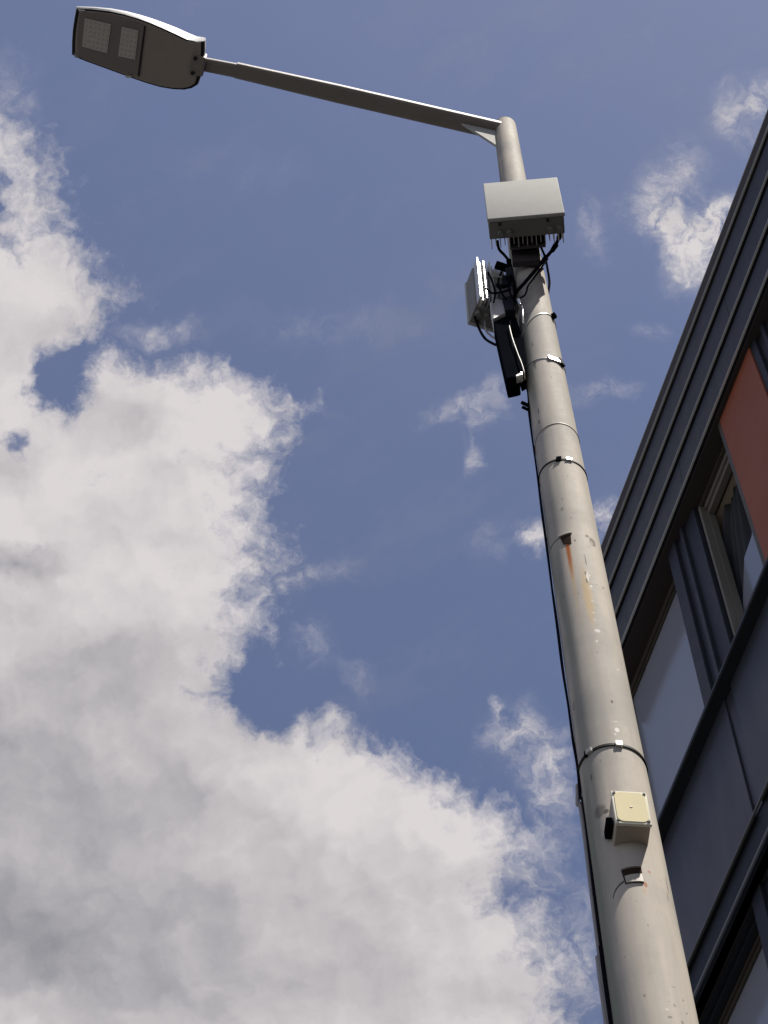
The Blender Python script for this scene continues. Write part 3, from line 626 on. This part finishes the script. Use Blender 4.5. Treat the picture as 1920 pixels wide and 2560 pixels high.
# ------------------------------------------------------------------ radio units
m_plate = mat('bracket_dark_grey', (0.085, 0.075, 0.080), 0.7, var=0.3, vscale=20, spec=0.1)
def radio(name, fr, label, loc, w=0.109):
    t = thing(name, loc, label, 'radio unit', 'radio units on the lamp post')
    hgt = 0.330
    bm = bmesh.new(); fr.box(bm, -w, w, -0.004, 0.007, -0.002, hgt); link('cover', bm, m_radio, t, bevel=0.003, segs=3, smooth_angle=0.7)
    bm = bmesh.new(); fr.box(bm, -w + 0.003, w - 0.003, 0.0075, 0.058, 0.0, hgt - 0.004); link('housing', bm, m_rbody, t, bevel=0.003)
    bm = bmesh.new()
    k = 17
    for i in range(k):
        x = -w + 0.008 + (2 * w - 0.016) * i / (k - 1); tall = 0.088 if (i % 2 == 0) else 0.080
        fr.box(bm, x - 0.0012, x + 0.0012, 0.0585, tall, 0.004 + 0.003 * (i % 3), hgt - 0.004 + (0.012 if i % 4 == 0 else 0))
    link('heat_sink', bm, m_fin, t)
    bm = bmesh.new()
    for x in (-0.075, -0.05, w - 0.043, w - 0.017):
        cylinder(bm, fr.p(x, 0.040, 0.002), fr.p(x, 0.040, -0.020), 0.0085, 0.0075, 14)
    link('connectors', bm, m_rbody, t)
    for x in (-0.075, 0.06):
        bm = bmesh.new(); fr.box(bm, x - 0.004, x + 0.004, 0.01, 0.018, -0.006, -0.0002); link('drain_screw', bm, m_rim, t)
    for z in (0.03, hgt - 0.05):
        bm = bmesh.new(); fr.box(bm, -0.024, 0.024, 0.0885, 0.110, z, z + 0.022); link('mounting_bracket', bm, m_black, t, bevel=0.003)
    if w > 0.1: bm = bmesh.new(); fr.box(bm, -0.050, 0.050, 0.0882, 0.094, 0.0, hgt + 0.02); link('sun_block_plate', bm, m_plate, t)  # added plate hidden behind the box, blocks sun coming over its top
    return t
KB = 2.083 / 2.12; Zb = CAM_H + 6.129 * KB
xa = Vector((0.50507 - 0.28566, 1.99735 - 2.0196, 0)).normalized(); ya = Vector((-xa.y, xa.x, 0))
F1 = Frame(Vector((0.3954 * KB, 2.0110 * KB, Zb)), xa, ya, (0, 0, 1))
r1 = radio('radio_unit', F1, 'white flat radio box facing the camera in front of the lamp post top', F1.o)
# dark back plate strapped on the pole under it
def extr_quad(px, y, th, m, name, parent, bevel=0.002):
    P = [at_y(a, b, y) for a, b in px]; bm = bmesh.new(); A = [bm.verts.new(p) for p in P]; d = Vector((0.12, 1, 0)).normalized() * th; B = [bm.verts.new(p + d) for p in P]
    bm.faces.new(A); bm.faces.new(B[::-1])
    for i in range(len(P)): bm.faces.new((A[i], A[(i + 1) % len(P)], B[(i + 1) % len(P)], B[i]))
    return link(name, bm, m, parent, bevel=bevel)
extr_quad([c3(752, 905), c3(1118, 890), c3(1146, 1185), c3(782, 1212)], 2.092, 0.018, m_plate, 'back_plate', r1)
bm = bmesh.new()
for q in ((750, 912), (932, 930), (800, 1100), (1080, 1045)):
    p = at_y(*c3(*q), 2.094); cylinder(bm, p, p + Vector((0, 0.012, 0)), 0.0045, n=6)
link('bolts', bm, m_galv, r1)

# second unit behind the post, its fins towards us
h2 = 6.02
A_ = at_z(*c4(205, 870), CAM_H + h2); B_ = at_z(*c4(318, 575), CAM_H + h2)
s_ = h2 * 1.0
yb = (A_ - B_); yb.z = 0; yb.normalize(); xb = Vector((yb.y, -yb.x, 0))        # yb away from us, xb to the right
F2 = Frame(A_ + xb * 0.085, -xb, -yb, (0, 0, 1))
r2_ = radio('radio_unit', F2, 'grey radio box behind the left of the post, its cooling fins towards us', F2.o, 0.085)
extr_quad([c4(585, 250), c4(800, 300), c4(800, 690), c4(680, 560), c4(600, 420)], 2.140, 0.03, m_navy, 'pole_bracket', r2_)
extr_quad([c4(560, 300), c4(668, 240), c4(760, 268), c4(742, 352), c4(628, 380)], 2.105, 0.022, m_navy, 'bracket_block', r2_)
extr_quad([c4(508, 330), c4(560, 318), c4(590, 540), c4(548, 560)], 2.115, 0.020, m_rbody, 'bracket_block', r2_)
extr_quad([c4(610, 430), c4(780, 396), c4(800, 500), c4(640, 548)], 2.110, 0.022, m_plate, 'bracket_block', r2_)
extr_quad([c4(650, 560), c4(790, 520), c4(800, 690), c4(690, 700)], 2.100, 0.030, m_navy, 'bracket_block', r2_)
extr_quad([c4(690, 150), c4(770, 130), c4(800, 260), c4(700, 250)], 2.090, 0.020, m_navy, 'bracket_block', r2_)
extr_quad([c4(500, 160), c4(660, 205), c4(650, 225), c4(500, 190)], 2.09, 0.02, m_galv, 'bracket_arm', r2_)
extr_quad([c4(530, 240), c4(640, 262), c4(640, 282), c4(535, 262)], 2.085, 0.02, m_rbody, 'bracket_arm', r2_)

for q_ in ([(470, 215), (520, 330), (560, 470), (540, 600)], [(640, 210), (600, 330), (640, 470), (700, 560)], [(760, 240), (730, 380), (770, 520), (830, 600)], [(440, 420), (520, 480), (640, 470), (760, 430)]):
    bm = bmesh.new(); tube(bm, [at_y(*c4(*q), 2.088) for q in q_], 0.0028); link('lead', bm, m_black, r2_, smooth_angle=0.8)
# grey terminal block above a long black power supply
tb = thing('terminal_box', at_y(*c4(600, 690), 2.12), 'small grey terminal box on top of the black power unit beside the post', 'terminal box')
extr_quad([c4(488, 600), c4(560, 545), c4(690, 575), c4(690, 735), c4(528, 812)], 2.105, 0.05, m_galv, 'housing', tb, 0.004)
extr_quad([c4(690, 700), c4(790, 690), c4(806, 768), c4(700, 738)], 2.128, 0.03, m_galv, 'cable_plate', tb, 0.001)
pw = thing('power_unit', at_y(*c4(760, 1200), 2.12), 'long black power unit hanging upright along the left side of the post', 'power unit')
extr_quad([c4(528, 822), c4(700, 742), c4(740, 752), c4(770, 1000), c4(832, 1400), c4(872, 1545), c4(830, 1560), c4(700, 1588)], 2.115, 0.055, m_black, 'housing', pw, 0.004)
extr_quad([c4(752, 760), c4(822, 778), c4(900, 1000), c4(945, 1300), c4(948, 1490), c4(884, 1530), c4(842, 1400), c4(782, 1000)], 2.126, 0.05, m_black, 'side_cover', pw, 0.003)
extr_quad([c4(825, 1540), c4(900, 1500), c4(918, 1530), c4(832, 1560)], 2.110, 0.02, m_steel, 'end_clip', pw, 0.001)

def cable(name, pts, r, label, m=m_cable, group=None, cat='cable', lumps=()):
    bm = bmesh.new(); tube(bm, pts, r)
    for a, b, rr in lumps: cylinder(bm, a, b, rr, rr * 0.85, 14)
    return tag(link(name, bm, m, smooth_angle=0.8), label, cat, group)
Y = at_y
cable('cable', [Y(*c3(1405, 850), 2.060), Y(*c3(1375, 930), 2.075), Y(*c3(1320, 1035), 2.085), Y(*c3(1215, 1165), 2.085), Y(*c3(1050, 1360), 2.080), Y(*c3(930, 1500), 2.085), Y(*c3(840, 1600), 2.10), Y(*c3(800, 1680), 2.13)],
      lambda t: 0.0050, 'thick black cable slanting across the post from the front radio box',
      lumps=[(Y(*c3(1412, 835), 2.058), Y(*c3(1378, 920), 2.074), 0.0085), (Y(*c3(1345, 1000), 2.082), Y(*c3(1300, 1070), 2.086), 0.0080), (Y(*c3(1215, 1150), 2.084), Y(*c3(1170, 1210), 2.084), 0.0062)])
cable('cable', [Y(*c3(1118, 870), 2.10), Y(*c3(1140, 990), 2.12), Y(*c3(1205, 1150), 2.15), Y(*c3(1240, 1320), 2.16), Y(*c3(1262, 1480), 2.17), Y(*c3(1245, 1620), 2.17), Y(*c3(1225, 1740), 2.19)], 0.0035,
      'thin black cable bowing out along the right edge of the post')
cable('cable', [Y(*c3(588, 940), 2.06), Y(*c3(610, 1050), 2.08), Y(*c3(680, 1130), 2.10), Y(*c3(740, 1210), 2.12), Y(*c3(775, 1320), 2.13), Y(*c3(800, 1480), 2.14), Y(*c3(830, 1620), 2.14)], 0.0042,
      'black cable curving from the left end of the front radio box', lumps=[(Y(*c3(735, 1200), 2.118), Y(*c3(745, 1270), 2.124), 0.0075)])
cable('cable', [Y(*c3(1240, 1180), 2.14), Y(*c3(1050, 1440), 2.085), Y(*c3(985, 1530), 2.09), Y(*c3(950, 1640), 2.10), Y(*c3(880, 1690), 2.11), Y(*c3(850, 1760), 2.12)], 0.0026,
      'thin black cable looping over the shaded face of the post above its bright shadow edge')
cable('cable', [A_ + xb * 0.02 + Vector((0, -0.03, -0.01)), Y(*c4(360, 960), 2.28), Y(*c4(430, 1070), 2.25), Y(*c4(520, 1130), 2.22), Y(*c4(600, 1160), 2.20), Y(*c4(700, 1180), 2.2)], 0.0038,
      'black cable sagging from the underside of the rear radio box to the power unit')
cable('cable', [A_ + xb * 0.05 + Vector((0, -0.03, -0.01)), Y(*c4(440, 960), 2.28), Y(*c4(500, 1030), 2.26), Y(*c4(560, 1070), 2.23), Y(*c4(640, 1090), 2.2)], 0.0032,
      'short grey cable under the rear radio box above the sagging black one', m=m_conduit)
cable('cable', [Y(*c4(742, 905), 2.108), Y(*c4(780, 1060), 2.108), Y(*c4(850, 1260), 2.108), Y(*c4(905, 1400), 2.108), Y(*c4(938, 1520), 2.112), Y(*c4(950, 1600), 2.13)], 0.0016,
      'thin pale cable running down the front of the black power unit', m=mat('pale_cable', (0.42, 0.40, 0.34), 0.5))
cable('cable', [Y(*c4(850, 560), 2.095), Y(*c4(880, 600), 2.092), Y(*c4(915, 680), 2.095), Y(*c4(918, 780), 2.10), Y(*c4(925, 880), 2.11)], 0.0026,
      'bright steel wire tail over the shaded post above the power unit', m=m_steel, lumps=[(Y(*c4(865, 575), 2.093), Y(*c4(885, 640), 2.092), 0.006)])

# long feed cable down the left side, and the conduit from the lowest strap on
lp = [c4(905, 1560), c4(925, 1640), c4(975, 1730), c4(990, 1850), c4(995, 1960), c5(180, 120), c5(215, 400), c5(268, 780), c5(318, 1180), c5(370, 1560), c5(420, 1960), c6(5, 80), c6(60, 480), c6(110, 880), c6(165, 1230), c6(215, 1600), c6(265, 1880), c6(290, 2180),
      c7(118, 330), c7(160, 600), c7(220, 1100), c7(290, 1650), c7(375, 2212), (1546, 2700)]
def left_pts(px, out):           # keep the run on the pole's left flank
    res = []
    for x, y in px:
        r = ray(x, y); t = 2.19 / math.hypot(r.x, r.y); res.append(CAM + r * t)
    return res
LP = left_pts(lp, 0)
cable('cable', LP + [Vector((LP[-1].x + 0.02, LP[-1].y, 0.3))], lambda t: 0.0027 + 0.0004 * math.sin(t * 40), 'long black feed cable running down the whole left side of the post')
cp = [c6(256, 1990), c6(262, 2060), c6(262, 2200), c7(100, 330), c7(140, 600), c7(202, 1100), c7(272, 1640), c7(352, 2212), (1540, 2720)]
cp = [(x + 1.5, y) for x, y in cp]
CP = left_pts(cp, 0)
cable('conduit', [p + Vector((0, 0.012, 0)) for p in CP] + [Vector((CP[-1].x + 0.02, CP[-1].y, 0.25))], lambda t: 0.0042 * min(1, 0.35 + t * 14), 'grey conduit along the left side of the post below the lowest strap', m=m_conduit, cat='conduit')
bm = bmesh.new()
for q, rr in ((c4(965, 1925), 0.007), (c4(975, 1985), 0.006)):
    p = left_pts([q], 0)[0]; cylinder(bm, p + Vector((-0.012, -0.004, 0.004)), p + Vector((0.004, 0, -0.006)), rr * 0.7, n=8)
tag(link('cable_tie', bm, m_black), 'black cable tie sticking out on the left feed cable below the power unit', 'cable tie')

# ------------------------------------------------------------------ straps
import itertools
def solve3(rows, rhs):
    a = [r[:] + [v] for r, v in zip(rows, rhs)]
    for i in range(3):
        p = max(range(i, 3), key=lambda k: abs(a[k][i])); a[i], a[p] = a[p], a[i]
        for k in range(3):
            if k != i:
                f = a[k][i] / a[i][i]; a[k] = [x - f * y for x, y in zip(a[k], a[i])]
    return [a[i][3] / a[i][i] for i in range(3)]
def strap(px, hw, th, label, m, buckles=(), mb=None):
    P = [hit(*q) for q in px]
    B = [[1, math.cos(a), math.sin(a)] for a, z in P]; ATA = [[sum(b[i] * b[j] for b in B) + (1e-4 if i == j else 0) for j in range(3)] for i in range(3)]
    c = solve3(ATA, [sum(b[i] * z for b, (a, z) in zip(B, P)) for i in range(3)])
    fz = lambda a: c[0] + c[1] * math.cos(a) + c[2] * math.sin(a)
    t = thing('mounting_strap', pole_c(c[0]), label, 'strap', 'straps round the post')
    bm = bmesh.new(); K = 64; rg = []
    for k in range(K):
        a = 2 * math.pi * k / K; z = fz(a)
        rg.append([bm.verts.new(pole_p(a, z + hw, -0.001)), bm.verts.new(pole_p(a, z + hw * 0.8, th)), bm.verts.new(pole_p(a, z - hw * 0.8, th)), bm.verts.new(pole_p(a, z - hw, -0.001))])
    for k in range(K):
        for j in range(4): bm.faces.new((rg[k][j], rg[k][(j + 1) % 4], rg[(k + 1) % K][(j + 1) % 4], rg[(k + 1) % K][j]))
    link('band', bm, m, t, smooth_angle=0.6)
    for (bx_, by_, w, h, d, mm) in buckles:
        a, z = hit(bx_, by_); z = fz(a); p = pole_p(a, z); nrm = (TO_CAM * math.cos(a) + TO_R * math.sin(a)); tn = Vector((-nrm.y, nrm.x, 0))
        tn = (pole_p(a + 0.05, fz(a + 0.05)) - pole_p(a - 0.05, fz(a - 0.05))).normalized()
        fr = Frame(p, tn, nrm, tn.cross(nrm)); bm = bmesh.new(); fr.box(bm, -w, w, -0.001, d, -h, h); link('buckle', bm, mm, t, bevel=min(h, d) * 0.3)
    return t
m_dband = mat('dark_steel_band', (0.022, 0.021, 0.020), 0.6, var=0.3, vscale=30, spec=0.05)
strap([c4(1140, 745), c4(1200, 750), c4(1260, 770), c4(1300, 795)], 0.0035, 0.002, 'strap nearest the radio boxes, with a dark clamp on its right', m_galv,
      [(*c4(1296, 800), 0.006, 0.009, 0.013, m_black)])
strap([c4(1040, 1370), c4(1110, 1335), c4(1200, 1328), c4(1320, 1350), c4(1400, 1385)], 0.004, 0.002, 'strap level with the foot of the power unit, with a wide shiny buckle', m_galv,
      [(*c4(1315, 1320), 0.017, 0.011, 0.004, m_steel), (*c4(1403, 1395), 0.008, 0.014, 0.008, m_dband)])
strap([c5(335, 308), c5(390, 268), c5(470, 250), c5(560, 262), c5(655, 315)], 0.0022, 0.0015, 'thin pale painted band with no buckle between the shiny and the dark strap', mat('painted_band', (0.30, 0.27, 0.23), 0.6))
strap([c5(300, 775), c5(350, 710), c5(420, 658), c5(490, 640), c5(600, 635), c5(700, 680), c5(750, 730)], 0.0036, 0.002, 'dark strap above the rusty slot, with a bent tongue and small buckle', m_dband,
      [(*c5(497, 640), 0.006, 0.010, 0.005, m_black), (*c5(602, 632), 0.008, 0.006, 0.005, m_steel)])
strap([c6(285, 1870), c6(380, 1735), c6(500, 1670), c6(640, 1645), c6(800, 1690), c6(925, 1785)], 0.0040, 0.0025, 'lowest dark strap above the cream junction box, with two small clips', m_dband,
      [(*c6(390, 1725), 0.007, 0.006, 0.006, m_galv), (*c6(360, 1740), 0.003, 0.008, 0.006, m_black), (*c6(682, 1650), 0.007, 0.007, 0.006, m_steel)])

# ------------------------------------------------------------------ junction box
zj = CAM_H + 3.107
xj = Vector((1, 0.055, 0)).normalized(); yj = Vector((-xj.y, xj.x, 0))
FJ = Frame(Vector((0.4180, 2.0600, zj)), xj, yj, (0, 0, 1))
jb = thing('junction_box', FJ.p(0, 0.03, 0), 'cream plastic junction box with four corner screws on the front of the post', 'junction box')
bm = bmesh.new(); FJ.box(bm, -0.0285, 0.0285, 0.0065, 0.050, 0.0, 0.094); link('body', bm, mat('box_body_beige', (0.42, 0.36, 0.28), 0.55), jb, bevel=0.002)
bm = bmesh.new(); FJ.box(bm, -0.0302, 0.0302, 0.0, 0.0062, -0.002, 0.096); link('lid', bm, m_creamw, jb, bevel=0.0022, segs=3, smooth_angle=0.6)
bm = bmesh.new()
ol = []
for sx, sz, a0 in ((1, 1, 0), (-1, 1, 1), (-1, -1, 2), (1, -1, 3)):
    for k in range(5):
        a = (a0 + k / 4) * math.pi / 2; ol.append((sx * 0.0155 + 0.0105 * math.cos(a), 0.047 + sz * 0.030 + 0.0135 * math.sin(a)))
A = [bm.verts.new(FJ.p(x, -0.0012, z)) for x, z in ol]; B = [bm.verts.new(FJ.p(x, 0.002, z)) for x, z in ol]
bm.faces.new(A); bm.faces.new(B[::-1])
for i in range(len(A)): bm.faces.new((A[i], A[(i + 1) % len(A)], B[(i + 1) % len(A)], B[i]))
link('lid_panel', bm, m_cream, jb)
for sx in (-1, 1):
    for sz in (0.006, 0.088):
        bm = bmesh.new(); cylinder(bm, FJ.p(sx * 0.0255, 0.001, sz), FJ.p(sx * 0.0255, -0.0022, sz), 0.0026, n=12); link('screw', bm, m_dband, jb)
bm = bmesh.new(); cylinder(bm, FJ.p(0, 0.001, 0.047), FJ.p(0, -0.0020, 0.047), 0.0024, n=12); link('centre_boss', bm, mat('boss_tan', (0.5, 0.42, 0.28), 0.6), jb)
bm = bmesh.new(); FJ.box(bm, -0.041, -0.0295, 0.018, 0.050, 0.022, 0.042); link('side_gland', bm, m_black, jb, bevel=0.002)
bm = bmesh.new(); FJ.box(bm, -0.032, 0.032, 0.0505, 0.058, -0.003, 0.097); link('backing_plate', bm, m_galv, jb, bevel=0.001)

sc.render.engine = 'CYCLES'
